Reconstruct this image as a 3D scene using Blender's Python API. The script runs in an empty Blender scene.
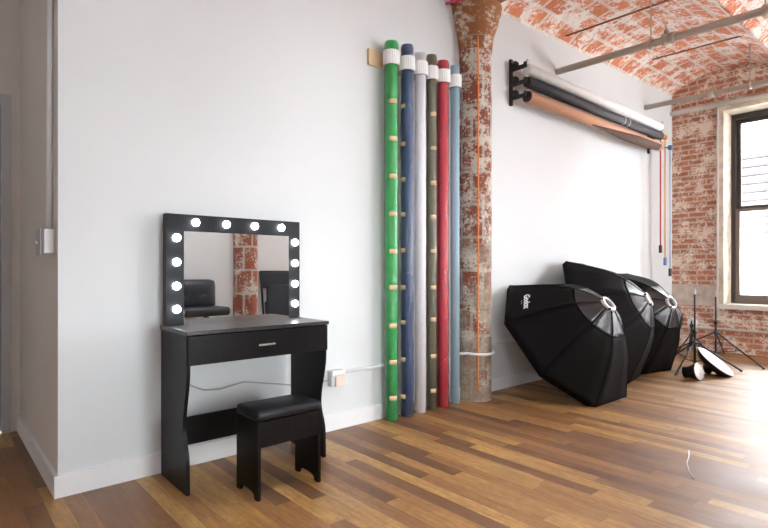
import bpy, bmesh, math, random
from mathutils import Vector, Matrix
random.seed(7)
PI = math.pi
S = bpy.context.scene
COL = S.collection

# ---------------------------------------------------------------- camera
cam_d = bpy.data.cameras.new('camera'); cam = bpy.data.objects.new('camera', cam_d); COL.objects.link(cam)
cam.location = (0, -2.895, 1.08); cam.rotation_euler = (PI/2, 0, -math.atan2(.6564, .7544))
cam_d.lens = 523/768*36; cam_d.sensor_width = 36; cam_d.shift_y = 6/768; cam_d.clip_start = .02
S.camera = cam

# ---------------------------------------------------------------- world, sun, large lights, exposure
w = bpy.data.worlds.new('world'); S.world = w; w.use_nodes = True
bg = w.node_tree.nodes['Background']; bg.inputs[0].default_value = (.93, .97, 1, 1); bg.inputs[1].default_value = 22
sun_d = bpy.data.lights.new('sun', 'SUN'); sun = bpy.data.objects.new('sun', sun_d); COL.objects.link(sun)
sun_d.energy = 2; sun_d.angle = .01
sun.rotation_euler = Vector((.75, .25, -.62)).to_track_quat('-Z', 'Y').to_euler()   # travels towards +X: lights the facade across the street
S.view_settings.view_transform = 'Standard'; S.view_settings.look = 'None'
S.view_settings.exposure = 0.66; S.view_settings.gamma = 1; S.view_settings.use_curve_mapping = False
def portal(name, loc, direction, sx, sy):
    d = bpy.data.lights.new(name, 'AREA'); d.shape = 'RECTANGLE'; d.size = sx; d.size_y = sy; d.cycles.is_portal = True
    o = bpy.data.objects.new(name, d); COL.objects.link(o); o.location = loc
    o.rotation_euler = Vector(direction).to_track_quat('-Z', 'Z').to_euler()

# ---------------------------------------------------------------- material helpers
class NT:
    def __init__(s, name):
        s.m = bpy.data.materials.new(name); s.m.use_nodes = True; s.t = s.m.node_tree
        s.b = s.t.nodes['Principled BSDF']; s.out = s.t.nodes['Material Output']
    def n(s, ty, **k):
        nd = s.t.nodes.new(ty)
        for a, b in k.items(): setattr(nd, a, b)
        return nd
    def l(s, a, b): s.t.links.new(a, b)
    def val(s, inp, v):
        if hasattr(v, 'is_linked') or isinstance(v, bpy.types.NodeSocket): s.l(v, inp)
        else: inp.default_value = v
    def math(s, op, a, b=0.0, c=None):
        nd = s.n('ShaderNodeMath', operation=op); s.val(nd.inputs[0], a); s.val(nd.inputs[1], b)
        if c is not None: s.val(nd.inputs[2], c)
        return nd.outputs[0]
    def mix(s, f, a, b):
        nd = s.n('ShaderNodeMix', data_type='RGBA'); s.val(nd.inputs[0], f)
        s.val(nd.inputs[6], a if not isinstance(a, tuple) else (*a, 1)[:4]); s.val(nd.inputs[7], b if not isinstance(b, tuple) else (*b, 1)[:4])
        return nd.outputs[2]
    def ramp(s, f, stops):
        nd = s.n('ShaderNodeValToRGB'); s.l(f, nd.inputs[0]); e = nd.color_ramp.elements
        while len(e) < len(stops): e.new(.5)
        for q, (p, c) in zip(e, stops): q.position = p; q.color = (*c, 1)[:4] if isinstance(c, tuple) else (c, c, c, 1)
        return nd.outputs[0]
    def noise(s, vec, scale, detail=3, rough=.55):
        nd = s.n('ShaderNodeTexNoise'); nd.inputs['Scale'].default_value = scale; nd.inputs['Detail'].default_value = detail
        nd.inputs['Roughness'].default_value = rough
        if vec is not None: s.l(vec, nd.inputs['Vector'])
        return nd.outputs['Fac']
    def pos(s):
        g = s.n('ShaderNodeTexCoord'); return g.outputs['Object']
    def sep(s, v):
        nd = s.n('ShaderNodeSeparateXYZ'); s.l(v, nd.inputs[0]); return nd.outputs
    def comb(s, x, y, z=0.0):
        nd = s.n('ShaderNodeCombineXYZ'); s.val(nd.inputs[0], x); s.val(nd.inputs[1], y); s.val(nd.inputs[2], z); return nd.outputs[0]
    def bump(s, h, st, dist=.01):
        nd = s.n('ShaderNodeBump'); nd.inputs['Strength'].default_value = st; nd.inputs['Distance'].default_value = dist
        s.l(h, nd.inputs['Height']); s.l(nd.outputs[0], s.b.inputs['Normal'])

def mat(name, col, rough=.5, metal=0, spec=.5, noise=0, nscale=20, bump=0, bscale=60, coat=0, emit=None, es=0, sheen=0):
    t = NT(name); p = t.b.inputs
    p['Roughness'].default_value = rough; p['Metallic'].default_value = metal; p['Specular IOR Level'].default_value = spec
    p['Coat Weight'].default_value = coat; p['Sheen Weight'].default_value = sheen
    nz = t.noise(t.pos(), nscale, 4)
    d = noise if noise else .03
    lo = tuple(max(0, c*(1-d)) for c in col); hi = tuple(min(1, c*(1+d)) for c in col)
    t.l(t.ramp(nz, [(.3, lo), (.7, hi)]), p['Base Color'])
    if bump: t.bump(t.noise(t.pos(), bscale, 4), bump)
    if emit: p['Emission Color'].default_value = (*emit, 1); p['Emission Strength'].default_value = es
    return t.m

def brick_mat(name, uv, bw, rh, mortar, c1, c2, cm, white, amt, seed=0, wscale=3.0, bumpst=.6, smooth=.1, grey=0):
    """brick courses with limewash / plaster remnants: uv = callable giving the 2-D vector"""
    t = NT(name); v = uv(t)
    br = t.n('ShaderNodeTexBrick'); t.l(v, br.inputs['Vector']); i = br.inputs
    i['Scale'].default_value = 1; i['Brick Width'].default_value = bw; i['Row Height'].default_value = rh
    i['Mortar Size'].default_value = mortar; i['Mortar Smooth'].default_value = smooth; i['Bias'].default_value = 0
    i['Color1'].default_value = (*c1, 1); i['Color2'].default_value = (*c2, 1); i['Mortar'].default_value = (*cm, 1)
    o = t.n('ShaderNodeVectorMath', operation='ADD'); t.l(v, o.inputs[0]); o.inputs[1].default_value = (seed*7.3, seed*3.1, 0); vv = o.outputs[0]
    n1 = t.noise(vv, wscale, 8, .68); n2 = t.noise(vv, wscale*7, 6, .7)
    f = t.math('ADD', t.math('MULTIPLY', n1, .62), t.math('MULTIPLY', n2, .38))
    msk = t.ramp(f, [(.56-amt*.22, 0.0), (.62-amt*.22, 1.0)])
    dirt = t.mix(t.math('MULTIPLY', t.noise(vv, 13, 5), .55), br.outputs['Color'], tuple(c*.45 for c in c1))
    colr = t.mix(t.math('MULTIPLY', msk, .93), dirt, white)
    t.l(colr, t.b.inputs['Base Color']); t.b.inputs['Roughness'].default_value = .85
    if grey:      # the foot of the shaft has lost its red face and shows grey-brown cement
        zz = t.sep(t.pos())[2]; gn = t.math('ADD', t.noise(vv, 4.5, 6, .7), t.math('MULTIPLY', zz, -.14))
        colr = t.mix(t.math('MULTIPLY', t.ramp(gn, [(.30, 0.0), (.42, 1.0)]), .75), colr, t.mix(t.noise(vv, 30, 5, .7), (.16, .11, .07), (.50, .43, .33)))
        t.l(colr, t.b.inputs['Base Color'])
    h = t.math('ADD', t.math('MULTIPLY', br.outputs['Fac'], -1.0), t.math('MULTIPLY', n2, .8))
    t.bump(h, bumpst, .012)
    return t.m

# walls / floor materials
M = {}
M['wall'] = mat('white_paint', (.700, .722, .735), .6, noise=.012, nscale=1.5, bump=.04, bscale=40)
M['wall_bounce'] = mat('white_paint_bounce', (.88, .88, .88), .6, noise=.012, nscale=1.5)  # same white paint, lightened on the unseen walls to bounce more light
M['wall_warm_light'] = mat('white_paint_warm_light', (.78, .735, .69), .6, noise=.02, nscale=2)  # white walls tinted beige in place of warm indirect light
M['trim'] = mat('white_gloss_trim', (.84, .84, .85), .35, noise=.01)
M['cream'] = mat('cream_stone', (.68, .60, .47), .8, noise=.28, nscale=7, bump=.3, bscale=30)
M['door'] = mat('grey_door_paint', (.36, .36, .37), .4)
M['doorframe'] = mat('pale_grey_frame_paint', (.55, .56, .57), .4)

def floor_mat():
    t = NT('oak_strip_floor'); x, y, z = t.sep(t.pos())
    W = .080; L = 1.05
    xr = t.math('DIVIDE', x, W); row = t.math('FLOOR', xr)
    wn = t.n('ShaderNodeTexWhiteNoise', noise_dimensions='1D'); t.l(row, wn.inputs['W'])
    yy = t.math('ADD', t.math('DIVIDE', y, L), t.math('MULTIPLY', wn.outputs['Value'], 7.0)); colm = t.math('FLOOR', yy)
    wn2 = t.n('ShaderNodeTexWhiteNoise', noise_dimensions='3D'); t.l(t.comb(row, colm, 3.0), wn2.inputs['Vector'])
    wn3 = t.n('ShaderNodeTexWhiteNoise', noise_dimensions='3D'); t.l(t.comb(row, colm, 9.0), wn3.inputs['Vector'])
    base = t.ramp(wn2.outputs['Value'], [(0, (.12, .046, .018)), (.22, (.21, .085, .026)), (.5, (.36, .160, .040)), (.75, (.48, .245, .062)), (1, (.60, .34, .095))])
    gv = t.comb(t.math('MULTIPLY', x, 26.0), t.math('MULTIPLY', y, 2.2), t.math('MULTIPLY', wn3.outputs['Value'], 30.0))
    g = t.noise(gv, 1.6, 7, .65)
    g2 = t.noise(t.comb(t.math('MULTIPLY', x, 5.0), t.math('MULTIPLY', y, 1.4), 0.0), 1.5, 4)
    col = t.mix(t.ramp(g, [(.35, .0), (.7, .65)]), base, (.13, .05, .018))
    col = t.mix(t.ramp(g2, [(.45, 0.0), (.75, .35)]), col, (.44, .23, .07))
    g3 = t.noise(t.comb(t.math('MULTIPLY', x, 9.0), t.math('MULTIPLY', y, 3.5), t.math('MULTIPLY', wn3.outputs['Value'], 30.0)), 6, 8, .75)
    col = t.mix(t.ramp(g3, [(.42, 0.0), (.68, .5)]), col, (.14, .055, .02))
    fx = t.math('FRACT', xr); fy = t.math('FRACT', yy)
    ex = t.math('LESS_THAN', t.math('MINIMUM', fx, t.math('SUBTRACT', 1.0, fx)), .012)
    ey = t.math('LESS_THAN', t.math('MINIMUM', fy, t.math('SUBTRACT', 1.0, fy)), .0012)
    gap = t.math('MAXIMUM', ex, ey)
    col = t.mix(t.math('MULTIPLY', gap, .6), col, (.05, .02, .01))
    t.l(col, t.b.inputs['Base Color'])
    r = t.ramp(t.noise(t.pos(), 3.0, 5), [(.3, .40), (.7, .54)]); t.l(r, t.b.inputs['Roughness'])
    t.b.inputs['Specular IOR Level'].default_value = 1.0
    t.bump(t.math('SUBTRACT', t.math('MULTIPLY', g, .2), gap), .12, .004)
    return t.m
M['floor'] = floor_mat()

def uv_yz(t): p = t.sep(t.pos()); return t.comb(p[1], p[2])
def uv_xy(t): p = t.sep(t.pos()); return t.comb(p[0], p[1])
def uv_uv(t): return t.n('ShaderNodeUVMap').outputs[0]
M['brick_wall'] = brick_mat('old_red_brick_limewashed', uv_yz, .215, .072, .012, (.66, .25, .13), (.44, .15, .085), (.70, .58, .48), (.86, .76, .66), .30, 1, 5.0)
M['cement'] = mat('grey_cement_render', (.60, .52, .45), .9, noise=.25, nscale=9, bump=.3)
M['vault'] = brick_mat('whitewashed_clay_vault', uv_xy, .30, .16, .017, (.88, .32, .15), (.72, .23, .11), (.88, .80, .72), (.93, .88, .83), .34, 2, 4.6)
M['terracotta'] = brick_mat('flaking_terracotta_blocks', uv_uv, .20, .27, .013, (.36, .105, .06), (.25, .075, .045), (.55, .50, .42), (.66, .61, .53), .36, 4, 6.0, .9, grey=1)
M['terracotta_red'] = brick_mat('red_terracotta_blocks', uv_uv, .20, .27, .013, (.42, .13, .07), (.30, .09, .05), (.62, .57, .50), (.70, .64, .57), .26, 9, 6.0, .9)
M['cap'] = brick_mat('rust_orange_capital', uv_uv, .5, .5, .006, (.40, .16, .06), (.33, .13, .05), (.4, .3, .2), (.66, .58, .48), .22, 6, 5)
M['beam'] = mat('rust_brown_beam', (.30, .13, .06), .8, noise=.35, nscale=8, bump=.3)
M['pipe'] = mat('greige_painted_pipe', (.47, .41, .34), .5)
M['pipe_white'] = mat('white_painted_pipe', (.80, .76, .70), .45)
M['black_wood'] = mat('black_woodgrain_laminate', (.006, .0045, .005), .36, noise=.3, nscale=30, spec=.16)
M['desk_top'] = mat('black_desktop_laminate', (.022, .021, .021), .30, noise=.3, nscale=40)
M['frame_wood'] = mat('charcoal_mirror_frame', (.011, .012, .014), .45, spec=.25, noise=.2, nscale=40)
M['leather'] = mat('black_leather', (.006, .006, .009), .40, spec=.35, bump=.1, bscale=200)
M['leather_blue'] = mat('soft_black_leather', (.03, .034, .042), .35, bump=.1, bscale=150)
M['black'] = mat('black_powdercoat', (.012, .012, .013), .4)
M['black_plastic'] = mat('black_plastic', (.02, .02, .02), .45)
M['chrome'] = mat('brushed_chrome', (.75, .75, .76), .22, metal=1)
M['steel'] = mat('galvanised_steel', (.62, .62, .62), .38, metal=.8)
M['mirror'] = mat('mirror_silver', (.93, .94, .94), .0, metal=1, noise=.001)
M['bulb'] = mat('lit_bulb', (1, 1, 1), .4, emit=(.95, .98, 1), es=16)
M['white_plastic'] = mat('white_plastic', (.85, .85, .85), .4)
M['fabric'] = mat('black_nylon', (.0050, .0040, .0042), .75, noise=.2, nscale=50, bump=.06, bscale=14, spec=.12)
M['fabric_brown'] = mat('black_nylon_lip', (.005, .004, .004), .8, spec=.1, noise=.2, nscale=50)
M['fabric_shiny'] = mat('coated_black_nylon', (.018, .019, .024), .36, noise=.3, nscale=12, bump=.5, bscale=10, spec=.6)
M['diffuser'] = mat('white_diffusion_cloth', (.85, .85, .85), .8)
M['print'] = mat('white_print', (.85, .85, .85), .6)
M['pine'] = mat('pine_board', (.66, .50, .30), .6, noise=.12, nscale=6)
M['tape'] = mat('beige_masking_tape', (.78, .55, .33), .5)
M['paper_green'] = mat('green_paper', (.035, .62, .14), .45, noise=.12, nscale=14)
M['paper_navy'] = mat('navy_paper', (.045, .10, .27), .45, noise=.15, nscale=14)
M['paper_white'] = mat('white_paper', (.80, .80, .83), .55)
M['paper_olive'] = mat('olive_paper', (.22, .195, .10), .5, noise=.15, nscale=14)
M['paper_red'] = mat('red_paper', (.88, .05, .09), .45, noise=.12, nscale=14)
M['paper_blue'] = mat('pale_blue_paper', (.33, .49, .59), .5, noise=.04)
M['paper_black'] = mat('black_backdrop_paper', (.045, .043, .05), .55)
M['paper_tan'] = mat('tan_backdrop_paper', (.62, .33, .21), .6)
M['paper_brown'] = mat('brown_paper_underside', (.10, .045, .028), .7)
M['paper_superwhite'] = mat('superwhite_backdrop_paper', (.86, .84, .82), .6)
M['frame_brown'] = mat('dark_bronze_window_frame', (.055, .045, .04), .45)
M['frame_tan'] = mat('grey_brown_sash', (.22, .18, .15), .45)
M['orange_cord'] = mat('orange_cord', (.85, .32, .10), .5)
M['magenta_cord'] = mat('magenta_cord', (.65, .05, .15), .5)
M['c_red'] = mat('red_chain', (.60, .05, .06), .5); M['c_orange'] = mat('orange_chain', (.90, .42, .10), .5); M['c_blue'] = mat('blue_chain', (.12, .25, .55), .5)
M['c_paleblue'] = mat('pale_blue_chain', (.45, .56, .74), .5)
M['dark_plastic'] = mat('dark_maroon_plastic', (.06, .015, .02), .5)
M['grey_cable'] = mat('grey_cable', (.45, .44, .44), .5)
M['led_blue'] = mat('blue_led', (.1, .1, .6), .4, emit=(.15, .15, 1), es=1.5)
M['face_beige'] = mat('beige_outlet_face', (.72, .60, .52), .5)
M['ext_pale'] = mat('pale_facade', (.62, .60, .62), .8)
M['ext_pink'] = mat('pale_pink_facade', (.62, .52, .56), .8)
M['ext_grey'] = mat('grey_louvre', (.012, .009, .011), .7)
M['ext_blue'] = mat('pale_blue_glazing', (.05, .065, .08), .6)
M['street'] = mat('asphalt', (.25, .25, .25), .9)
M['lamp'] = mat('fill_lamp_diffuser', (1, 1, 1), .5, emit=(.88, .95, 1), es=19)  # glow of the added ceiling lamps
M['tread'] = mat('silver_reflector', (.72, .71, .70), .35, metal=.5)
def thin(name, tint, gl, rough):
    t = NT(name); tr = t.n('ShaderNodeBsdfTransparent'); tr.inputs[0].default_value = (*tint, 1)
    g = t.n('ShaderNodeBsdfGlossy'); g.inputs['Roughness'].default_value = rough
    fr = t.n('ShaderNodeFresnel'); fr.inputs[0].default_value = 1.45
    mx = t.n('ShaderNodeMixShader'); t.l(t.math('MULTIPLY', fr.outputs[0], gl), mx.inputs[0]); t.l(tr.outputs[0], mx.inputs[1]); t.l(g.outputs[0], mx.inputs[2])
    t.l(mx.outputs[0], t.out.inputs[0])
    return t, g, fr
M['glass'] = thin('window_glass', (.97, .98, .98), 1.0, .0)[0].m
t_, g_, f_ = thin('clear_plastic_wrap', (.96, .965, .97), 1.9, .09)
b_ = t_.n('ShaderNodeBump'); b_.inputs['Strength'].default_value = 1.0; b_.inputs['Distance'].default_value = .016
x_, y_, z_ = t_.sep(t_.pos())
t_.l(t_.noise(t_.comb(x_, y_, t_.math('MULTIPLY', z_, .35)), 38, 4, .6), b_.inputs['Height'])
t_.l(b_.outputs[0], g_.inputs['Normal']); t_.l(b_.outputs[0], f_.inputs['Normal'])
M['wrap'] = t_.m

# ---------------------------------------------------------------- mesh helpers
def box(bm, x0, x1, y0, y1, z0, z1, bev=0):
    g = bmesh.ops.create_cube(bm, size=1)
    for v in g['verts']:
        v.co = Vector(((x0+x1)/2+v.co.x*(x1-x0), (y0+y1)/2+v.co.y*(y1-y0), (z0+z1)/2+v.co.z*(z1-z0)))
    if bev:
        es = list({e for v in g['verts'] for e in v.link_edges})
        bmesh.ops.bevel(bm, geom=es, offset=bev, segments=3, affect='EDGES', profile=.5)
def frame_of(d):
    d = Vector(d).normalized(); a = Vector((0, 0, 1)) if abs(d.z) < .95 else Vector((1, 0, 0))
    u = d.cross(a).normalized(); return u, d.cross(u).normalized()
def tube(bm, pts, r, n=10, cap=True, r2=None):
    pts = [Vector(p) for p in pts]; rings = []
    for i, p in enumerate(pts):
        d = (pts[min(i+1, len(pts)-1)]-pts[max(i-1, 0)])
        if i == 0: u, v = frame_of(d)
        else:
            dn = d.normalized(); u = (u-dn*u.dot(dn)).normalized(); v = dn.cross(u)
        rr = r if r2 is None else r+(r2-r)*i/(len(pts)-1)
        rings.append([bm.verts.new(p+u*rr*math.cos(2*PI*k/n)+v*rr*math.sin(2*PI*k/n)) for k in range(n)])
    for a, b in zip(rings, rings[1:]):
        for k in range(n): bm.faces.new((a[k], a[(k+1) % n], b[(k+1) % n], b[k])).smooth = True
    if cap: bm.faces.new(rings[0][::-1]); bm.faces.new(rings[-1])
def lathe(bm, prof, org=(0, 0, 0), axis=(0, 0, 1), n=24, smooth=True, uvr=None, wob=0):
    """prof: list of (radius, height) along axis"""
    org = Vector(org); ax = Vector(axis).normalized(); u, v = frame_of(ax)
    if abs(ax.z) > .95: u, v = Vector((1, 0, 0)), Vector((0, 1, 0))
    uvl = bm.loops.layers.uv.verify() if uvr else None
    rings = []
    for r, h in prof:
        if r <= 1e-6: rings.append([bm.verts.new(org+ax*h)])
        else:
            rg = []
            for k in range(n):
                rr = r*(1+random.uniform(-wob, wob)) if wob else r
                rg.append(bm.verts.new(org+ax*h+(u*math.cos(2*PI*k/n)+v*math.sin(2*PI*k/n))*rr))
            rings.append(rg)
    for i in range(len(rings)-1):
        a, b = rings[i], rings[i+1]
        for k in range(n):
            k2 = (k+1) % n
            if len(a) == 1 and len(b) == 1: continue
            if len(a) == 1: f = bm.faces.new((a[0], b[k2], b[k]))
            elif len(b) == 1: f = bm.faces.new((a[k], a[k2], b[0]))
            else:
                f = bm.faces.new((a[k], a[k2], b[k2], b[k]))
                if uvl:
                    for lp, (uu, hh) in zip(f.loops, ((k, prof[i][1]), (k+1, prof[i][1]), (k+1, prof[i+1][1]), (k, prof[i+1][1]))):
                        lp[uvl].uv = (uu/n*2*PI*uvr, hh)
            f.smooth = smooth
def prism(bm, poly, axis, a0, a1):
    """poly 2-D points extruded along axis ('x','y','z')"""
    def P(p, a): return {'x': (a, p[0], p[1]), 'y': (p[0], a, p[1]), 'z': (p[0], p[1], a)}[axis]
    A = [bm.verts.new(P(p, a0)) for p in poly]; B = [bm.verts.new(P(p, a1)) for p in poly]
    bm.faces.new(A); bm.faces.new(B[::-1])
    for i in range(len(poly)): bm.faces.new((A[i], B[i], B[(i+1) % len(poly)], A[(i+1) % len(poly)]))
def link(name, bm, m, parent=None, recalc=True, shade=None):
    if recalc: bmesh.ops.recalc_face_normals(bm, faces=bm.faces)
    me = bpy.data.meshes.new(name); bm.to_mesh(me); bm.free(); me.materials.append(M[m] if isinstance(m, str) else m)
    o = bpy.data.objects.new(name, me); COL.objects.link(o)
    if parent:
        o.parent = parent; me.transform(Matrix.Translation(-WLOC[parent.name])); WLOC[o.name] = WLOC[parent.name].copy()
    else: WLOC[o.name] = Vector((0, 0, 0))
    return o
WLOC = {}   # world origin of each parent, so parts can be written in world coordinates
def B(): return bmesh.new()
def part(name, m, parent, *boxes, bev=0):
    bm = B()
    for b in boxes: box(bm, *b, bev)
    return link(name, bm, m, parent)
def ptube(name, m, parent, pts, r, n=10, r2=None):
    bm = B(); tube(bm, pts, r, n, r2=r2); return link(name, bm, m, parent)
def plathe(name, m, parent, prof, org, axis=(0, 0, 1), n=24, **k):
    bm = B(); lathe(bm, prof, org, axis, n, **k); return link(name, bm, m, parent)
def thing(name, label, cat, loc, group=None):
    o = bpy.data.objects.new(name, None); COL.objects.link(o); o.location = loc; o.empty_display_size = .1
    WLOC[o.name] = Vector(loc); o['label'] = label; o['category'] = cat
    if group: o['group'] = group
    return o
def tag(o, label, cat, group=None):
    o['label'] = label; o['category'] = cat
    if group: o['group'] = group
    return o
def struct(o, label=None):
    o['kind'] = 'structure'
    if label: o['label'] = label
    return o
def sbox(name, m, *boxes):
    return struct(part(name, m, None, *boxes))

# ---------------------------------------------------------------- the setting
XF = 7.895; XR = .463; YO = -3.05; YB = -6.4; XW = 3.95; ZT = 3.8; YD = 1.37
sbox('floor', 'floor', (-1.6, XF+.01, YB-.1, YD+.1, -.12, 0))
sbox('wall_back', 'wall', (XR, XF, 0, .02, 0, 3.95))
struct(part('wall_return', 'wall_warm_light', None, (XR, XR+.12, .02, YD, 0, 3.95)))
def zs(x): return 3.42+(x-4)*.026          # springing height of the vault along the wall
# nook with the door
sbox('wall_nook', 'wall_warm_light', (.407, XR, YD, YD+.12, 0, 3.95), (-1.6, .407, YD, YD+.12, 2.233, 3.95), (-1.6, -.62, YD, YD+.12, 0, 2.233))
sbox('wall_left', 'wall_bounce', (-1.7, -1.6, YO, YD+.12, 0, 3.95))
OW = (1.05, 1.75, .35, 1.15)      # made-up window behind the camera, added to brighten the vanity side
sbox('wall_opposite', 'wall_bounce', (-1.7, OW[0], YO-.12, YO, 0, 3.95), (OW[1], XW, YO-.12, YO, 0, 3.95), (OW[0], OW[1], YO-.12, YO, 0, OW[2]), (OW[0], OW[1], YO-.12, YO, OW[3], 3.95))
w0 = thing('window_6', '', '', (1.4, YO-.06, OW[2])); del w0['category']; del w0['label']; struct(w0)
part('window_frame', 'trim', w0, (OW[0], OW[0]+.04, YO-.09, YO-.03, OW[2], OW[3]), (OW[1]-.04, OW[1], YO-.09, YO-.03, OW[2], OW[3]), (OW[0]+.04, OW[1]-.04, YO-.09, YO-.03, OW[2], OW[2]+.04), (OW[0]+.04, OW[1]-.04, YO-.09, YO-.03, OW[3]-.04, OW[3]))
part('pane', 'glass', w0, (OW[0]+.04, OW[1]-.04, YO-.062, YO-.058, OW[2]+.04, OW[3]-.04))
portal('portal_opposite', (1.4, YO-.16, .75), (0, 1, 0), .7, .8)
sbox('wall_side', 'wall_bounce', (XW-.12, XW, YB, YO-.12, 0, 3.95))
d1 = thing('door_1', '', '', (-.1, YD+.03, 0)); del d1['category']; del d1['label']; struct(d1)
part('door_panel', 'door', d1, (-.575, .36, YD+.02, YD+.06, .01, 2.19))
part('door_frame', 'doorframe', d1, (.36, .412, YD-.015, YD+.1, 0, 2.24), (-.625, -.575, YD-.015, YD+.1, 0, 2.24), (-.575, .36, YD-.015, YD+.1, 2.19, 2.24))
bm = B(); lathe(bm, [(0, 0), (.028, 0), (.028, .008), (.012, .012), (.012, .045), (.028, .055), (.03, .07), (.02, .085), (0, .088)], (.312, YD+.02, .94), (0, -1, 0), 16); link('door_knob', bm, 'steel', d1)
bm = B(); lathe(bm, [(0, 0), (.028, 0), (.028, .012), (.02, .02), (0, .022)], (.312, YD+.02, 1.07), (0, -1, 0), 16); link('deadbolt', bm, 'steel', d1)
# skirting
sbox('baseboard_back', 'trim', (XR-.018, XF, -.018, 0, 0, .105))
sbox('baseboard_return', 'trim', (XR-.018, XR, 0, YD, 0, .105))
sbox('baseboard_opposite', 'trim', (-1.6, XW, YO, YO+.018, 0, .105))

# far brick wall with window openings
WIN = [(-2.02, -.64), (-4.05, -2.67), (-6.05, -4.7)]; WZ0, WZ1 = .62, 3.17
bm = B(); TH = .42; ys = [YB-.1] + [v for w_ in sorted(WIN) for v in w_] + [.15]
for i in range(0, len(ys), 2): box(bm, XF, XF+TH, ys[i], ys[i+1], -.1, 4.1)
for a, b in WIN: box(bm, XF, XF+TH, a, b, -.1, WZ0); box(bm, XF, XF+TH, a, b, WZ1, 4.1)
struct(link('wall_far', bm, 'brick_wall'))
tag(part('cement_patch', 'cement', None, (XF-.006, XF, -.56, -.0, .60, .885)), 'grey cement patch on far brick wall left of the window', 'render patch')
def window_far(n, a, b):
    w0 = thing('window_%d' % n, '', '', (XF+.3, (a+b)/2, WZ0)); del w0['category']; del w0['label']; struct(w0)
    xi = XF+.29; xo = XF+.37
    part('window_reveal', 'cream', w0, (XF-.03, XF+TH, b-.002, b+.055, WZ0-.02, WZ1+.06), (XF-.03, XF+TH, a-.055, a+.002, WZ0-.02, WZ1+.06), (XF-.03, XF+TH, a, b, WZ1-.002, WZ1+.06))
    part('window_sill', 'pipe_white', w0, (XF-.05, XF+TH+.03, a-.06, b+.06, WZ0-.05, WZ0+.012))
    z0 = WZ0+.03
    part('window_frame', 'frame_brown', w0, (xi, xo+.03, b-.05, b, z0, WZ1), (xi, xo+.03, a, a+.05, z0, WZ1), (xi, xo+.03, a+.05, b-.05, WZ1-.07, WZ1))
    s = part('upper_sash', 'frame_brown', w0, (xo-.01, xo+.03, a+.05, a+.095, 1.90, WZ1-.07), (xo-.01, xo+.03, b-.095, b-.05, 1.90, WZ1-.07), (xo-.01, xo+.03, a+.095, b-.095, 1.90, 1.94), (xo-.01, xo+.03, a+.095, b-.095, WZ1-.12, WZ1-.07))
    part('pane', 'glass', s, (xo+.008, xo+.012, a+.095, b-.095, 1.94, WZ1-.12))
    s = part('lower_sash', 'frame_tan', w0, (xi+.01, xi+.06, a+.05, a+.095, z0+.04, 1.90), (xi+.01, xi+.06, b-.095, b-.05, z0+.04, 1.90), (xi+.01, xi+.06, a+.095, b-.095, 1.86, 1.90), (xi+.01, xi+.06, a+.095, b-.095, z0+.04, z0+.10), (xi, xo+.03, a, b, z0-.02, z0+.04))
    part('pane', 'glass', s, (xi+.033, xi+.037, a+.095, b-.095, z0+.10, 1.86))
    portal('portal_far_%d' % n, (XF+TH+.08, (a+b)/2, (WZ0+WZ1)/2), (-1, 0, 0), 1.4, 2.6)
for i, (a, b) in enumerate(WIN): window_far(i+1, a, b)
# street-side wall of the wider bay, with an unseen window added for daylight
WX = [(6.2, 7.6)]
bm = B(); xs = [XW-.12] + [v for w_ in WX for v in w_] + [XF+TH]
for i in range(0, len(xs), 2): box(bm, xs[i], xs[i+1], YB-.4, YB, -.1, 4.1)
for a, b in WX: box(bm, a, b, YB-.4, YB, -.1, WZ0); box(bm, a, b, YB-.4, YB, WZ1, 4.1)
struct(link('wall_street', bm, 'wall_bounce'))
for i, (a, b) in enumerate(WX):
    w0 = thing('window_%d' % (i+4), '', '', ((a+b)/2, YB-.3, WZ0)); del w0['category']; del w0['label']; struct(w0)
    part('window_frame', 'frame_brown', w0, (a, a+.06, YB-.3, YB-.24, WZ0, WZ1), (b-.06, b, YB-.3, YB-.24, WZ0, WZ1), (a+.06, b-.06, YB-.3, YB-.24, WZ0, WZ0+.06), (a+.06, b-.06, YB-.3, YB-.24, WZ1-.06, WZ1), (a+.06, b-.06, YB-.3, YB-.24, 1.88, 1.93))
    part('pane', 'glass', w0, (a+.06, b-.06, YB-.272, YB-.268, WZ0+.06, WZ1-.06))
    portal('portal_street_%d' % i, ((a+b)/2, YB-.45, (WZ0+WZ1)/2), (0, 1, 0), 1.4, 2.6)

# vaulted ceiling: segmental clay arches running along X
SPAN, RISE = 1.34, .22
def vault_z(x, y):
    q = ((-y) % SPAN)/SPAN
    return zs(x)+RISE*(1-(2*q-1)**2)**.75 if 0 < q < 1 else zs(x)
bm = B(); NX = 24; ylist = []
yy = 0.0; k = 0
while yy > YB-.4:
    for j in range(14): ylist.append(-(k+(.5-.5*math.cos(PI*j/14)))*SPAN)
    k += 1; yy = -k*SPAN
ylist.append(-k*SPAN)
xl = [-1.7+(XF+.02+1.7)*i/NX for i in range(NX+1)]
lo = [[bm.verts.new((x, y, vault_z(x, y))) for y in ylist] for x in xl]
hi = [[bm.verts.new((x, y, 4.05)) for y in (ylist[0], ylist[-1])] for x in (xl[0], xl[-1])]
for i in range(NX):
    for j in range(len(ylist)-1): bm.faces.new((lo[i][j], lo[i+1][j], lo[i+1][j+1], lo[i][j+1])).smooth = True
bm.faces.new((hi[0][0], hi[0][1], hi[1][1], hi[1][0]))
struct(link('ceiling', bm, 'vault', recalc=False))
sbox('ceiling_nook', 'wall', (-1.7, XR+.1, 0, YD+.12, 3.42, 3.5))
sbox('trim_roof', 'wall', (-1.8, XF+.5, YB-.5, YD+.2, 4.12, 4.2))
sbox('trim_beam', 'beam', (3.24, 3.54, YB, -.0, 3.27, 3.95))

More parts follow.
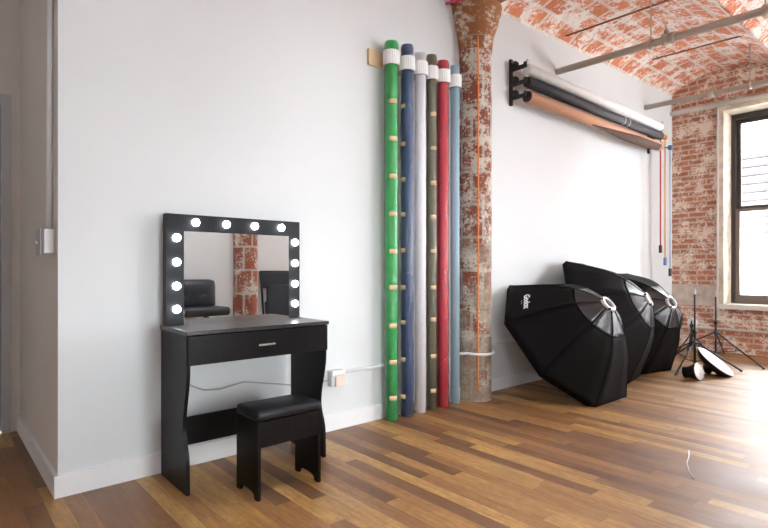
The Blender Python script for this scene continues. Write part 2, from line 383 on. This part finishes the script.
# ---------------------------------------------------------------- outside
e1 = thing('facade_building', 'pale overexposed building with louvred upper storey across the street, outside the window', 'building', (15.5, -2, -4))
part('wall', 'ext_pale', e1, (15.5, 19, -10, 6, -4, 2.6)); part('upper_storey', 'ext_pink', e1, (15.6, 19, -10, 6, 2.6, 4.9))
bm = B()
for k in range(10): box(bm, 15.30, 15.5, -6, 4, 1.95+k*.21, 2.03+k*.21)
link('louvre_slats', bm, 'ext_grey', e1)
for y0 in (.4, -1.3, -3.0): part('window', 'ext_blue', e1, (15.46, 15.52, y0-.8, y0, -.6, 1.0))
sbox('ground_outside', 'street', (8.6, 30, -30, 20, -4.3, -4))
portal_skip = None

# ---------------------------------------------------------------- columns
def column(name, label, x, y, ring_z, front):
    c = thing(name, label, 'column', (x, y, 0))
    bm = B(); r = .138
    prof = [(r*random.uniform(.985, 1.015), h*.09) for h in range(0, 33)] + [(r, 2.92)]
    prof[0] = (r*1.03, 0); lathe(bm, prof, (x, y, 0), n=28, uvr=r, wob=.012); link('column_shaft', bm, 'terracotta' if front else 'terracotta_red', c)
    bm = B(); lathe(bm, [(r*1.01, 2.90), (r*1.06, 2.94), (r*1.15, 3.02), (r*1.42, 3.14), (r*1.60, 3.22), (r*1.62, 3.27)], (x, y, 0), n=28, uvr=r, wob=.02)
    link('column_capital', bm, 'cap', c)
    if front:
        a = -1.0   # rusty cord run down the face
        px, py = x+(r+.005)*math.cos(math.radians(-131)), y+(r+.005)*math.sin(math.radians(-131))
        bm = B(); tube(bm, [(px+random.uniform(-.003, .003), py-.003, 3.0-i*.1) for i in range(30)], .006, 6); link('orange_cord', bm, 'orange_cord', c)
    return c
column('terracotta_column', 'peeling terracotta block column against white wall beside the paper rolls', 3.475, -.07, .39, True)
column('terracotta_column', 'brick column seen reflected inside the vanity mirror', 2.8, -2.96, .65, False)
tag(ptube('magenta_cord', 'magenta_cord', None, [(3.13, -.05, 3.22), (3.2, -.16, 3.235), (3.3, -.26, 3.26), (3.42, -.3, 3.262)], .012, 8), 'short magenta cord tied at the top of the terracotta column', 'cord')

# ---------------------------------------------------------------- conduits and boxes on the walls
bm = B(); zc = .385
tube(bm, [(2.12, -.014, zc), (3.25, -.014, zc-.005)], .012, 8)
arc = [(3.475+.152*math.cos(a), -.07+.152*math.sin(a), .40-.012*math.sin(-a)) for a in [PI+.3+(PI-.6)*i/16 for i in range(17)]]
tube(bm, [(3.25, -.014, zc-.005), (3.30, -.03, .388)]+arc+[(3.64, -.03, .41), (3.67, -.014, .42), (7.85, -.014, .42)], .012, 8)
tag(link('wall_conduit', bm, 'trim'), 'white conduit low along the white wall, bending round the terracotta column', 'conduit')
o = thing('outlet_box', 'surface mounted metal outlet box low on wall right of vanity', 'outlet', (2.07, 0, .30))
part('box_body', 'steel', o, (2.015, 2.125, -.05, 0, .30, .41), bev=.006)
part('box_cover', 'face_beige', o, (2.045, 2.122, -.058, -.05, .302, .37), bev=.003)
part('cover_strip', 'white_plastic', o, (2.018, 2.122, -.058, -.05, .378, .408), bev=.002)
o = thing('switch_box', 'white switch box with metal cover halfway up the narrow return wall', 'switch', (XR, .25, 1.18))
part('box_body', 'white_plastic', o, (XR-.045, XR, .08, .22, 1.16, 1.28), bev=.006)
part('cover_plate', 'steel', o, (XR-.055, XR-.045, .13, .27, 1.155, 1.285), bev=.004)
part('toggle', 'steel', o, (XR-.068, XR-.055, .195, .205, 1.21, 1.225))
tag(ptube('vertical_conduit', 'trim', None, [(XR-.014, .15, 1.28), (XR-.014, .14, 1.5), (XR-.014, .10, 3.42)], .014, 10), 'vertical conduit running up from the switch box on the return wall', 'conduit')
def pipe(label, X, z0, z1, y1, r, m, grp=None):
    o = thing('ceiling_pipe', label, 'pipe', (X, -.0, z0))
    ptube('pipe', m, o, [(X, -.002, z0), (X, y1, z1)], r, 14)
    return o
p1 = pipe('thick greige sprinkler pipe nearest the camera, crossing below the vault', 4.88, 3.12, 3.06, -3.2, .033, 'pipe')
def hanger(p, X, y, z): ptube('hanger_rod', 'pipe', p, [(X, y, z), (X, y, vault_z(X, y)+.04)], .006, 6)
for y in (-.93, -1.78): 
    zz = 3.12-.06*(-y)/3.2; hanger(p1, 4.88, y, zz+.02)
    plathe('clamp_ring', 'pipe', p1, [(.033, -.015), (.046, -.015), (.046, .015), (.033, .015)], (4.88, y, zz), (0, 1, 0), 16)
bm = B(); zz = 3.1
lathe(bm, [(.033, -.05), (.05, -.05), (.05, -.02), (.042, -.02), (.042, .02), (.05, .02), (.05, .05), (.033, .05)], (4.88, -1.08, zz), (0, 1, 0), 16)
tube(bm, [(4.88, -1.06, zz+.03), (4.88, -1.06, zz+.085)], .02, 10); tube(bm, [(4.88, -1.06, zz+.085), (4.86, -1.06, zz+.13)], .011, 8)
tube(bm, [(4.88, -1.1, zz), (4.83, -1.1, zz-.02)], .018, 8)
link('sprinkler_fitting', bm, 'pipe', p1)
p2 = pipe('greige pipe crossing below the vault, second nearest the camera', 7.006, 3.185, 3.09, -6.3, .030, 'pipe')
hanger(p2, 7.006, -1.15, 3.19)
plathe('clamp_ring', 'pipe', p2, [(.03, -.015), (.043, -.015), (.043, .015), (.03, .015)], (7.006, -1.15, 3.168), (0, 1, 0), 16)
plathe('pipe_coupling', 'pipe', p2, [(.03, -.04), (.042, -.04), (.042, .04), (.03, .04)], (7.006, -.75, 3.174), (0, 1, 0), 16)
p3 = pipe('white pipe running along the top of the far brick wall', 7.84, 3.262, 3.20, -6.3, .028, 'pipe_white')
tag(ptube('tie_rod', 'beam', None, [(4.95, -.06, 3.49), (4.95, -1.30, 3.47)], .010, 8), 'thin rusty tie rod across the vault near the thick pipe', 'tie rod')
tag(ptube('tie_rod', 'beam', None, [(6.64, -.10, 3.645), (6.64, -1.24, 3.615)], .010, 8), 'thin rusty tie rod across the vault near the far brick wall', 'tie rod')
tag(ptube('vertical_conduit', 'pipe_white', None, [(XF-.018, -.575, 3.22), (XF-.018, -.575, .45)], .018, 10), 'white vertical conduit on brick wall left of window', 'conduit')
tag(ptube('brick_wall_conduit', 'pipe_white', None, [(XF-.016, -.02, .30), (XF-.016, -3.2, .30)], .016, 8), 'thin white conduit running low across the far brick wall', 'conduit')
o = thing('junction_box', 'round white junction box low on the far brick wall behind the stands', 'junction box', (XF, -.25, .33))
plathe('box_body', 'white_plastic', o, [(0, 0), (.06, 0), (.06, .04), (.05, .05), (0, .05)], (XF, -.27, .36), (-1, 0, 0), 20)

# ---------------------------------------------------------------- made-up ceiling lamps, added out of view as fill light
for i, (x, y, l_) in enumerate([(.7, -1.75, 'left'), (2.7, -1.75, 'right')]):
    o = thing('fill_ceiling_light', 'long lit ceiling lamp added out of view as fill light, %s one of the two' % l_, 'ceiling light', (x, y, 3.0), 'added ceiling lights')
    part('lamp_housing', 'white_plastic', o, (x-.5, x+.5, y-.13, y+.13, 3.03, 3.10))
    part('diffuser', 'lamp', o, (x-.48, x+.48, y-.11, y+.11, 3.0, 3.03))
    for s in (-.4, .4): ptube('suspension_wire', 'steel', o, [(x+s, y, 3.09), (x+s, y, vault_z(x+s, y)+.03)], .003, 6)

# ---------------------------------------------------------------- vanity
VX0, VX1 = .926, 1.732; VF = -.41; VB = -.035
v = thing('vanity_table', 'black dressing table with a bulb-lit mirror against the white wall', 'dressing table', (1.33, -.22, 0))
def side_profile():
    p = [(VB, 0), (VB, .765), (VF+.012, .765), (VF+.012, .62)]
    for i in range(15):
        t = i/14; p.append((VF+.012+.050*(.5-.5*math.cos(PI*t)), .60-.29*t))
    for i in range(1, 12):
        t = i/11; p.append((VF+.062-.042*(.5-.5*math.cos(PI*t)), .31-.16*t))
    p += [(VF+.016, 0)]
    return p
for x in (VX0, VX1-.018):
    bm = B(); prism(bm, side_profile(), 'x', x, x+.018); link('side_panel', bm, 'black_wood', v)
part('desktop', 'desk_top', v, (VX0-.006, VX1+.006, VF-.006, VB-.0, .767, .787), bev=.002)
d = part('drawer', 'black_wood', v, (VX0+.003, VX1-.003, VF-.004, VF+.014, .622, .763), (VX0+.02, VX1-.02, VF+.014, VB-.06, .64, .755), bev=.0015)
bm = B(); hx = (1.285, 1.377)
tube(bm, [(hx[0]+.01, VF-.002, .692), (hx[0]+.01, VF-.024, .692)], .004, 8); tube(bm, [(hx[1]-.01, VF-.002, .692), (hx[1]-.01, VF-.024, .692)], .004, 8)
box(bm, hx[0], hx[1], VF-.030, VF-.022, .686, .698, .002); link('drawer_handle', bm, 'chrome', d)
part('back_rail', 'black_wood', v, (VX0+.018, VX1-.018, -.085, -.070, .14, .29))
FY = -.085
mf = part('mirror_frame', 'frame_wood', v, (VX0+.010, 1.028, FY, VB, .787, 1.378), (1.671, VX1+.014, FY, VB, .787, 1.378), (1.028, 1.671, FY, VB, 1.288, 1.378), (1.028, 1.671, FY+.02, VB, .787, 1.288))
part('mirror', 'mirror', v, (1.028, 1.671, FY+.002, FY+.0195, .789, 1.288))
BR = .021
bx = [(.986, z) for z in (1.25, 1.122, .995, .873)]+[(1.707, z) for z in (1.25, 1.122, .995, .873)]+[(x, 1.336) for x in (1.088, 1.263, 1.436, 1.612)]
# bulb columns: x and z read off the frame
for x, z in bx:
    bm = B(); lathe(bm, [(.014, 0), (.016, .004), (.013, .008)], (x, FY, z), (0, -1, 0), 16)
    bb = link('bulb_socket', bm, 'white_plastic', v)
    bm = B(); lathe(bm, [(0, .003)]+[(BR*math.sin(PI*(1-i/12)), .011-BR*math.cos(PI*i/12)) for i in range(4, 12)]+[(0, .011+BR)], (x, FY, z), (0, -1, 0), 18)
    link('light_bulb', bm, 'bulb', v)
tag(ptube('power_cable', 'grey_cable', None, [(.97, -.02, .60), (.99, -.03, .56), (1.03, -.05, .50), (1.08, -.05, .45), (1.16, -.04, .41), (1.26, -.03, .40), (1.4, -.03, .42), (1.6, -.025, .38), (1.75, -.02, .35), (2.02, -.02, .34)], .004, 6), 'thin grey power cable drooping behind the vanity legs', 'cable')
tag(part('led_controller', 'led_blue', None, (.952, .972, -.30, -.27, .575, .60), bev=.003), 'tiny glowing blue controller under the vanity drawer', 'led controller')

# stool
s = thing('vanity_stool', 'black padded stool in front of the dressing table', 'stool', (1.33, -.56, 0))
SX0, SX1, SY0, SY1 = 1.155, 1.507, -.672, -.45
pf = [(SY0, 0), (SY0, .37), (SY1, .37), (SY1, 0), (SY1-.035, 0)]
for i in range(9):
    a = PI*i/8; pf.append(((SY0+SY1)/2+(.076-.0)*math.cos(a), .003+.030*math.sin(a)**.6 if 0 < i < 8 else 0))
pf += [(SY0+.035, 0)]
for x in (SX0, SX1-.016):
    bm = B(); prism(bm, pf, 'x', x, x+.016); link('side_panel', bm, 'black_wood', s)
part('front_apron', 'black_wood', s, (SX0+.016, SX1-.016, SY0+.002, SY0+.018, .245, .365))
part('back_apron', 'black_wood', s, (SX0+.016, SX1-.016, SY1-.018, SY1-.002, .245, .365))
bm = B(); box(bm, SX0-.004, SX1+.004, SY0-.004, SY1+.004, .366, .417, .018); o = link('seat_cushion', bm, 'leather', s)
for f in o.data.polygons: f.use_smooth = True

# ---------------------------------------------------------------- paper rolls in the wall rack
f_ = 523.
def px_on(xp, ywall):          # helper used only to lay the row of rolls out along the wall
    k = (xp-384)/f_; dx, dy = .6564+.7544*k, .7544-.6564*k
    return (ywall+2.895)/dy*dx
tag(part('pine_board', 'pine', None, (2.36, 3.19, -.02, 0, 2.545, 2.66), bev=.002), 'pine board screwed to the wall behind the roll clips', 'board')
rolls = [('green', 391.3, .045, 2.722, 'paper_green', 'plastic-wrapped bright green paper roll, leftmost of the row', True, .265),
         ('navy', 407.2, .043, 2.742, 'paper_navy', 'plastic-wrapped navy blue paper roll between the green and white rolls', True, .265),
         ('white', 420.3, .042, 2.72, 'paper_white', 'white paper roll standing between the navy and olive rolls', False, 0),
         ('olive', 431.6, .036, 2.745, 'paper_olive', 'plastic-wrapped olive paper roll with beige tape, left of the red roll', True, .265),
         ('red', 442.8, .043, 2.727, 'paper_red', 'plastic-wrapped red paper roll between the olive and pale blue rolls', True, 0),
         ('blue', 455.0, .037, 2.732, 'paper_blue', 'pale blue paper roll standing next to the terracotta column', False, 0)]
for nm, xp, r, zt, m, lab, wrap, tp in rolls:
    y = -.022-r-.016; x = px_on(xp, y)
    o = thing('paper_roll', lab, 'paper roll', (x, y, 0), 'paper rolls standing in the wall rack')
    plathe('paper', m, o, [(r*.62, .06), (r*.62, .004), (r, .004), (r, zt), (r*.62, zt), (r*.62, zt-.05), (0, zt-.05)], (x, y, 0), n=24)
    if wrap:
        bm = B(); prof = []
        n = 70
        for i in range(n+1): zz = .006+(zt-.012)*i/n; prof.append((r*1.03 if abs(zz-2.6) < .075 else r*1.10+random.uniform(0, .004), zz))
        lathe(bm, prof, (x, y, 0), n=20, wob=.012); link('plastic_wrap', bm, 'wrap', o)
    if tp:
        for k in range(10):
            z = .16+k*tp+random.uniform(-.01, .01)
            if z > 2.5: continue
            bm = B(); a0 = -2.55 if nm != 'navy' else 2.9; da = 1.05 if nm != 'navy' else .8
            vs = []
            for j in range(9):
                a = a0+da*j/8; vs.append([bm.verts.new((x+(r*1.10+.007)*math.cos(a), y+(r*1.10+.007)*math.sin(a), z+dz)) for dz in (-.016, .016)])
            for p, q in zip(vs, vs[1:]): bm.faces.new((p[0], q[0], q[1], p[1])).smooth = True
            ob = link('tape_strip', bm, 'tape', o); md = ob.modifiers.new('thick', 'SOLIDIFY'); md.thickness = .001
    # ribbed white clip
    c = thing('roll_clip', 'white ribbed plastic clip holding the %s paper roll' % ('pale blue' if nm == 'blue' else nm), 'clip', (x, y, 2.55), 'white clips of the roll rack')
    bm = B(); n = 48; z0, z1 = 2.552, 2.652; ri, ro = r*1.04+.0055, r*1.04+.015
    lo_, li_ = [], []
    for k in range(n):
        a = 2*PI*k/n; rr = ro-(.0025 if k % 2 else 0)
        lo_.append([bm.verts.new((x+rr*math.cos(a), y+rr*math.sin(a), z)) for z in (z0, z1)])
        li_.append([bm.verts.new((x+ri*math.cos(a), y+ri*math.sin(a), z)) for z in (z0, z1)])
    for k in range(n):
        q = (k+1) % n
        bm.faces.new((lo_[k][0], lo_[q][0], lo_[q][1], lo_[k][1])); bm.faces.new((li_[k][1], li_[q][1], li_[q][0], li_[k][0]))
        bm.faces.new((lo_[k][1], lo_[q][1], li_[q][1], li_[k][1])); bm.faces.new((li_[k][0], li_[q][0], lo_[q][0], lo_[k][0]))
    link('clip_band', bm, 'white_plastic', c)
    part('clip_base', 'white_plastic', c, (x-.025, x+.025, -.024, -.0201, 2.56, 2.645))

# ---------------------------------------------------------------- backdrop rolls on wall brackets
BY = -.165
br = thing('backdrop_bracket', 'black three-arm backdrop bracket on the wall right of the terracotta column', 'bracket', (4.07, 0, 2.66), 'backdrop brackets')
def bracket(o, X, s):
    part('wall_plate', 'black', o, (X-.018, X+.018, -.022, 0, 2.60, 3.03), bev=.004)
    for z in (2.67, 2.795, 2.935):
        bm = B(); box(bm, X-.013, X+.013, BY+.005, -.02, z-.022, z+.012, .003)
        lathe(bm, [(0, -.02), (.028, -.02), (.03, 0), (.028, .02), (0, .02)], (X, -.06, z+.035), (1, 0, 0), 14)
        box(bm, X-.013, X+.013, BY-.012, BY+.012, z-.02, z+.03, .003)
        link('bracket_arm', bm, 'black', o)
        plathe('arm_knob', 'chrome', o, [(0, -.008), (.013, -.006), (.014, .003), (0, .008)], (X, BY-.02, z+.035), (0, -1, 0), 12)
bracket(br, 4.07, 1)
br2 = thing('backdrop_bracket', 'black three-arm backdrop bracket in the corner by the brick wall', 'bracket', (7.09, 0, 2.66), 'backdrop brackets')
bracket(br2, 7.09, -1)
def backdrop(label, z, r, m, x0=4.105, x1=7.05, end='black_plastic'):
    o = thing('backdrop_roll', label, 'backdrop roll', (5.55, BY, z), 'backdrop rolls on the wall')
    plathe('paper', m, o, [(r*.55, 0), (r, 0), (r, x1-x0), (r*.55, x1-x0)], (x0, BY, z), (1, 0, 0), 28)
    plathe('end_plug', end, o, [(0, -.014), (r*.75, -.014), (r*.9, -.008), (r*.9, .0), (0, .0)], (x0, BY, z), (1, 0, 0), 24)
    plathe('end_plug', end, o, [(0, .014), (r*.75, .014), (r*.75, 0), (0, 0)], (x1, BY, z), (1, 0, 0), 24)
    return o
backdrop('white backdrop roll, topmost of the three on the wall bracket', 2.905, .052, 'paper_superwhite', end='white_plastic')
o = backdrop('black backdrop roll in the middle of the wall bracket', 2.79, .05, 'paper_black')
for xx in (5.98, 6.10): plathe('tie_band', 'white_plastic', o, [(.051, -.006), (.0525, -.006), (.0525, .006), (.051, .006)], (xx, BY, 2.79), (1, 0, 0), 24)
o = backdrop('tan kraft backdrop roll, lowest of the three on the wall bracket', 2.655, .055, 'paper_tan')
bm = B()   # slack outer turn sagging under the roll
rows = []
for i in range(24):
    q = i/23; x = 5.25+1.72*q; hw = .12+1.05*min(1, q*1.6); sag = .034*math.sin(PI*q)**.8
    row = []
    for j in range(11):
        e = (j/5-1); a = -2.05+hw*e; d = .0565+sag*(1-e*e)
        row.append(bm.verts.new((x, BY+d*math.cos(a), 2.655+d*math.sin(a))))
    rows.append(row)
for a, b in zip(rows, rows[1:]):
    for j in range(10): bm.faces.new((a[j], b[j], b[j+1], a[j+1])).smooth = True
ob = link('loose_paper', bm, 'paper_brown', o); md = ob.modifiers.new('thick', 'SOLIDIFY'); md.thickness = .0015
for k, (yo, z0, zb, m, lab, nm, zt, mh) in enumerate([(-.14, 0, 1.36, 'c_red', 'thin red pull chain hanging leftmost beside the brick corner', 'red', 2.905, 'dark_plastic'),
        (-.185, 0, 1.20, 'c_orange', 'orange pull chain hanging between the red and pale blue chains', 'orange', 2.79, 'c_orange'),
        (-.235, 0, 1.06, 'c_paleblue', 'pale blue pull chain hanging closest to the brick corner', 'blue', 2.655, 'c_blue')]):
    X = 7.135+k*.03
    o = thing('pull_chain', lab, 'chain', (X, yo, zb), 'backdrop pull chains')
    bm = B()
    for s in (-.011, .011): tube(bm, [(X+s, yo, zt), (X+s, yo, zb)], .0045, 6)
    link('chain_loop', bm, m, o)
    part('chain_weight', ['dark_plastic', 'c_blue', 'black_plastic'][k], o, (X-.022, X+.022, yo-.014, yo+.014, zb-.06, zb+.04), bev=.004)
    bm = B(); lathe(bm, [(0, -.02), (.03, -.02), (.034, 0), (.03, .02), (0, .02)], (X, yo, zt), (1, 0, 0), 16)
    tube(bm, [(7.105, BY, zt), (X, yo, zt)], .009, 8); link('chain_wheel', bm, mh, o)

# ---------------------------------------------------------------- octagonal softboxes
def softbox(label, c, Mx, R, dep, logo=False):
    """rim octagon in the plane of Mx columns 0,1 about c; apex along column 2"""
    c = Vector(c); Mx = Matrix(Mx)
    o = thing('octagonal_softbox', label, 'softbox', (c.x, c.y, 0), 'softboxes leaning on the wall')
    P = lambda x, y, z: c+Mx @ Vector((x, y, z))
    rr = .066; N = 12; PT = 8
    def rib(k, t):
        a = k*PI/4; r = rr+(R-rr)*(1-t); z = dep*t; b = .062*math.sin(PI*t**1.25)
        ln = math.hypot(R-rr, dep); r += b*dep/ln; z += b*(R-rr)/ln
        return Vector((r*math.cos(a), r*math.sin(a), z))
    def surf(k, t, s):         # cloth between two ribs pulls slightly inwards
        p = rib(k, t).lerp(rib(k+1, t), s); d = 4*s*(1-s)*.012*math.sin(PI*t)
        return p-Vector((0, 0, d))
    TP = .72
    for k in range(8):
        for nm, t0, t1, m in (('side_panel', 0, TP, 'fabric'), ('inner_panel', TP, 1, 'fabric_shiny')):
            bm = B(); g = []
            for i in range(N+1):
                t = t0+(t1-t0)*i/N; g.append([bm.verts.new(P(*surf(k, t, j/4))) for j in range(5)])
            for i in range(N):
                for j in range(4): bm.faces.new((g[i][j], g[i][j+1], g[i+1][j+1], g[i+1][j])).smooth = True
            ob = link(nm, bm, m, o); md = ob.modifiers.new('thick', 'SOLIDIFY'); md.thickness = .003; md.offset = 0
    bm = B()
    for k in range(8): tube(bm, [P(*(rib(k, i/12*.985)*1.0)) for i in range(13)], .005, 6)
    oct_ = [rib(k, TP) for k in range(9)]
    for k in range(8): tube(bm, [P(*oct_[k]), P(*surf(k, TP, .5)), P(*oct_[k+1])], .004, 6)
    link('seam_piping', bm, 'fabric_brown', o)
    # front lip and diffusion cloth, facing the wall
    bm = B()
    for k in range(8):
        a, b = k*PI/4, (k+1)*PI/4
        q = [bm.verts.new(P(R*s_*math.cos(t_), R*s_*math.sin(t_), z)) for (t_, z, s_) in ((a, 0, 1), (b, 0, 1), (b, -.045, .985), (a, -.045, .985))]
        bm.faces.new(q)
    bmesh.ops.remove_doubles(bm, verts=bm.verts, dist=1e-4)
    ob = link('front_lip', bm, 'fabric_brown', o); md = ob.modifiers.new('thick', 'SOLIDIFY'); md.thickness = .004
    bm = B(); bm.faces.new([bm.verts.new(P(R*.975*math.cos(k*PI/4), R*.975*math.sin(k*PI/4), .004)) for k in range(8)])
    ob = link('diffusion_cloth', bm, 'diffuser', o); md = ob.modifiers.new('thick', 'SOLIDIFY'); md.thickness = .002
    ax = Mx.col[2]
    org = P(0, 0, dep-.02)
    plathe('speed_ring', 'steel', o, [(.050, .0), (.070, 0), (.074, .01), (.074, .022), (.069, .034), (.055, .038), (.050, .034), (.049, .0)], org, ax, 32)
    plathe('ring_mount', 'black_plastic', o, [(.0, .004), (.0495, .004), (.0495, .012), (0, .012)], org, ax, 24)
    for k in range(4):
        a = k*PI/2+.4; plathe('ring_bolt', 'black', o, [(0, 0), (.008, 0), (.008, .04), (0, .042)], P(.072*math.cos(a), .072*math.sin(a), dep-.02), ax, 10)
    if logo:
        e_u = None
        def text(body, size, s, t, nm):
            cu = bpy.data.curves.new(nm, 'FONT'); cu.body = body; cu.size = size; cu.align_x = 'CENTER'; cu.extrude = .0008; cu.offset = size*.035
            to = bpy.data.objects.new('tmp', cu); COL.objects.link(to)
            dg = bpy.context.evaluated_depsgraph_get(); me = bpy.data.meshes.new_from_object(to.evaluated_get(dg)); bpy.data.objects.remove(to)
            p0 = P(*surf(0, t, s)); u = (P(*surf(0, t, s+.1))-P(*surf(0, t, s-.1))).normalized(); up = (P(*surf(0, t+.05, s))-P(*surf(0, t-.05, s))).normalized()
            nn = u.cross(up).normalized(); up = nn.cross(u)
            if nn.dot(ax) < 0: nn = -nn
            mt = Matrix((( u.x, up.x, nn.x, 0), (u.y, up.y, nn.y, 0), (u.z, up.z, nn.z, 0), (0, 0, 0, 1)))
            me.transform(Matrix.Translation(p0+nn*.005) @ mt); me.transform(Matrix.Translation(-WLOC[o.name]))
            me.materials.clear(); me.materials.append(M['print']); ob = bpy.data.objects.new(nm, me); COL.objects.link(ob); ob.parent = o
        text('Godox', .070, .56, .185, 'logo'); text('_____', .020, .56, .16, 'logo_underline')
    return o
softbox('black octagonal softbox with white lettering, frontmost leaning on the wall', (4.220, -.478, .468), [[-.375, -.927, -.01], [.612, -.239, -.754], [.697, -.289, .657]], .674, .504, True)
softbox('black octagonal softbox standing tallest, between the other two softboxes', (5.078, -.388, .590), [[-.438, -.873, .213], [.331, -.377, -.865], [.836, -.308, .454]], .690, .46)
softbox('black octagonal softbox leaning farthest back, closest to the tripod stands', (5.85, -.355, .52), [[-.275, -.94, -.204], [.502, .041, -.864], [.82, -.34, .461]], .632, .488)

# ---------------------------------------------------------------- light stands
def stand(label, x, y, h, hj, R, angs, r=.011, zlow=.05):
    o = thing('light_stand', label, 'light stand', (x, y, 0), 'tripod light stands')
    ptube('pole', 'black', o, [(x, y, zlow), (x, y, hj+.12)], r*1.15, 12)
    ptube('upper_pole', 'black', o, [(x, y, hj+.1), (x, y, h-.06)], r*.8, 12)
    bm = B(); lathe(bm, [(0, h-.06), (r*1.2, h-.06), (r*1.2, h-.03), (r*.7, h-.03), (r*.7, h-.005), (0, h)], (x, y, 0), n=12); link('spigot', bm, 'steel', o)
    for z in (hj, hj+.12):
        bm = B(); lathe(bm, [(0, z-.025), (r*2, z-.022), (r*2, z+.022), (0, z+.025)], (x, y, 0), n=12); tube(bm, [(x, y, z), (x+.045, y-.02, z)], .007, 8); link('collar', bm, 'black_plastic', o)
    zb = .10
    bm = B(); lathe(bm, [(0, zb-.015), (r*1.9, zb-.015), (r*1.9, zb+.015), (0, zb+.015)], (x, y, 0), n=12); link('lower_collar', bm, 'black_plastic', o)
    for a in angs:
        a = math.radians(a); tip = Vector((x+R*math.cos(a), y+R*math.sin(a), .012)); top = Vector((x+.02*math.cos(a), y+.02*math.sin(a), hj))
        l = ptube('leg', 'black', o, [top, tip], .009, 8); md = top.lerp(tip, .52)
        ptube('foot', 'black_plastic', l, [top.lerp(tip, .96), tip], .012, 8)
        ptube('brace', 'black', o, [(x+.015*math.cos(a), y+.015*math.sin(a), zb), md], .006, 6)
    return o
stand('black tripod light stand nearest the softboxes', 6.2, -.85, .876, .30, .45, (176, 60, -54))
stand('black tripod light stand closest to the window, right of the other stands', 7.1, -.78, .82, .33, .62, (-118, 8, 75), .010)
stand('short black light stand half hidden behind the other two stands', 7.45, -.40, .48, .24, .22, (150, 30, -90), .012)
RV = Vector((.7544, -.6564, 0)); UP = Vector((0, 0, 1)); TC = Vector((-.6564-.25, -.7544+.15, .12)).normalized()
def dish(name, label, cat, c, n, R, depth, rb, face):
    o = thing(name, label, cat, (c[0], c[1], 0)); n = Vector(n).normalized(); 
    plathe('reflector_shell', 'black', o, [(R, 0), (R*.985, -.25*depth), (R*.80, -.62*depth), (rb*1.1, -.95*depth), (rb, -depth), (rb, -depth-.05), (0, -depth-.05)], c, n, 32)
    plathe('rim', 'white_plastic' if R > .15 else 'steel', o, [(R*.95, .0), (R*1.0, .003), (R*1.02, 0), (R*1.0, -.006)], c, n, 32)
    plathe('front_face', face, o, [(R*.985, .0), (R*.6, .012), (0, .018)] if R > .15 else [(R*.96, -.004), (R*.6, .006), (0, .01)], c, n, 32)
    return o
n = (TC*.40+(RV*.60+UP*.72)*.92)
dish('beauty_dish', 'large white-faced beauty dish tipped on the floor below the stands', 'reflector', (6.13, -1.07, .138), n, .195, .10, .05, 'diffuser')
n = (TC*.72+RV*.66+UP*.12)
dish('flash_reflector', 'small black bell reflector with pale face lying left of the beauty dish', 'reflector', (5.68, -1.06, .09), n, .085, .09, .055, 'tread')
bm = B(); tube(bm, [(3.42, -1.735, .003), (3.32, -1.77, .003), (3.2, -1.80, .003), (3.08, -1.85, .003), (2.98, -1.905, .003)], .003, 6)
tag(link('white_thread', bm, 'white_plastic'), 'short white thread lying on the wooden floor', 'thread')

# ---------------------------------------------------------------- chairs seen in the mirror
o = thing('salon_chair', 'black tufted leather chair reflected in the left of the mirror', 'chair', (2.24, -2.75, 0))
bm = B(); box(bm, 1.93, 2.42, -2.98, -2.52, .60, .69, .03); ob = link('seat', bm, 'leather_blue', o)
bm = B(); bmesh.ops.create_grid(bm, x_segments=24, y_segments=16, size=.5)
for v_ in bm.verts:
    u_, w_ = v_.co.x, v_.co.y
    dmp = sum(math.exp(-((u_-a)**2*.25+(w_-.0)**2*.1)/.0008) for a in (-.22, .22)); edge = max(abs(u_), abs(w_))*2
    v_.co = Vector((2.13+u_*.46, -2.90-.0+.035*(1-edge**6)-.03*min(1, dmp), .81+w_*.26))
g = link('backrest', bm, 'leather_blue', o); md = g.modifiers.new('thick', 'SOLIDIFY'); md.thickness = .05; md.offset = -1 
for f in g.data.polygons: f.use_smooth = True
plathe('pedestal', 'chrome', o, [(0, 0), (.24, 0), (.24, .015), (.05, .04), (.03, .06), (.03, .60), (0, .60)], (2.24, -2.75, 0), n=24)
o = thing('folding_chair', 'black folding chair leaning on the wall, reflected right in the mirror', 'chair', (3.24, -3.0, 0))
for x in (3.01, 3.45): ptube('frame_tube', 'black', o, [(x, -2.85, .01), (x, -2.96, .85), (x, -3.01, 1.06)], .012, 10)
ptube('top_rail', 'black', o, [(3.01, -3.01, 1.06), (3.45, -3.01, 1.06)], .012, 10)
for x in (3.05, 3.41): ptube('leg', 'black', o, [(x, -2.88, .01), (x, -2.94, .70)], .011, 10)
bm = B(); box(bm, 3.02, 3.44, -3.012, -2.985, .86, 1.05, .008); link('backrest', bm, 'leather_blue', o)
bm = B(); box(bm, 3.06, 3.40, -2.95, -2.91, .48, .90, .012); link('seat', bm, 'leather_blue', o)

bpy.context.view_layer.update()
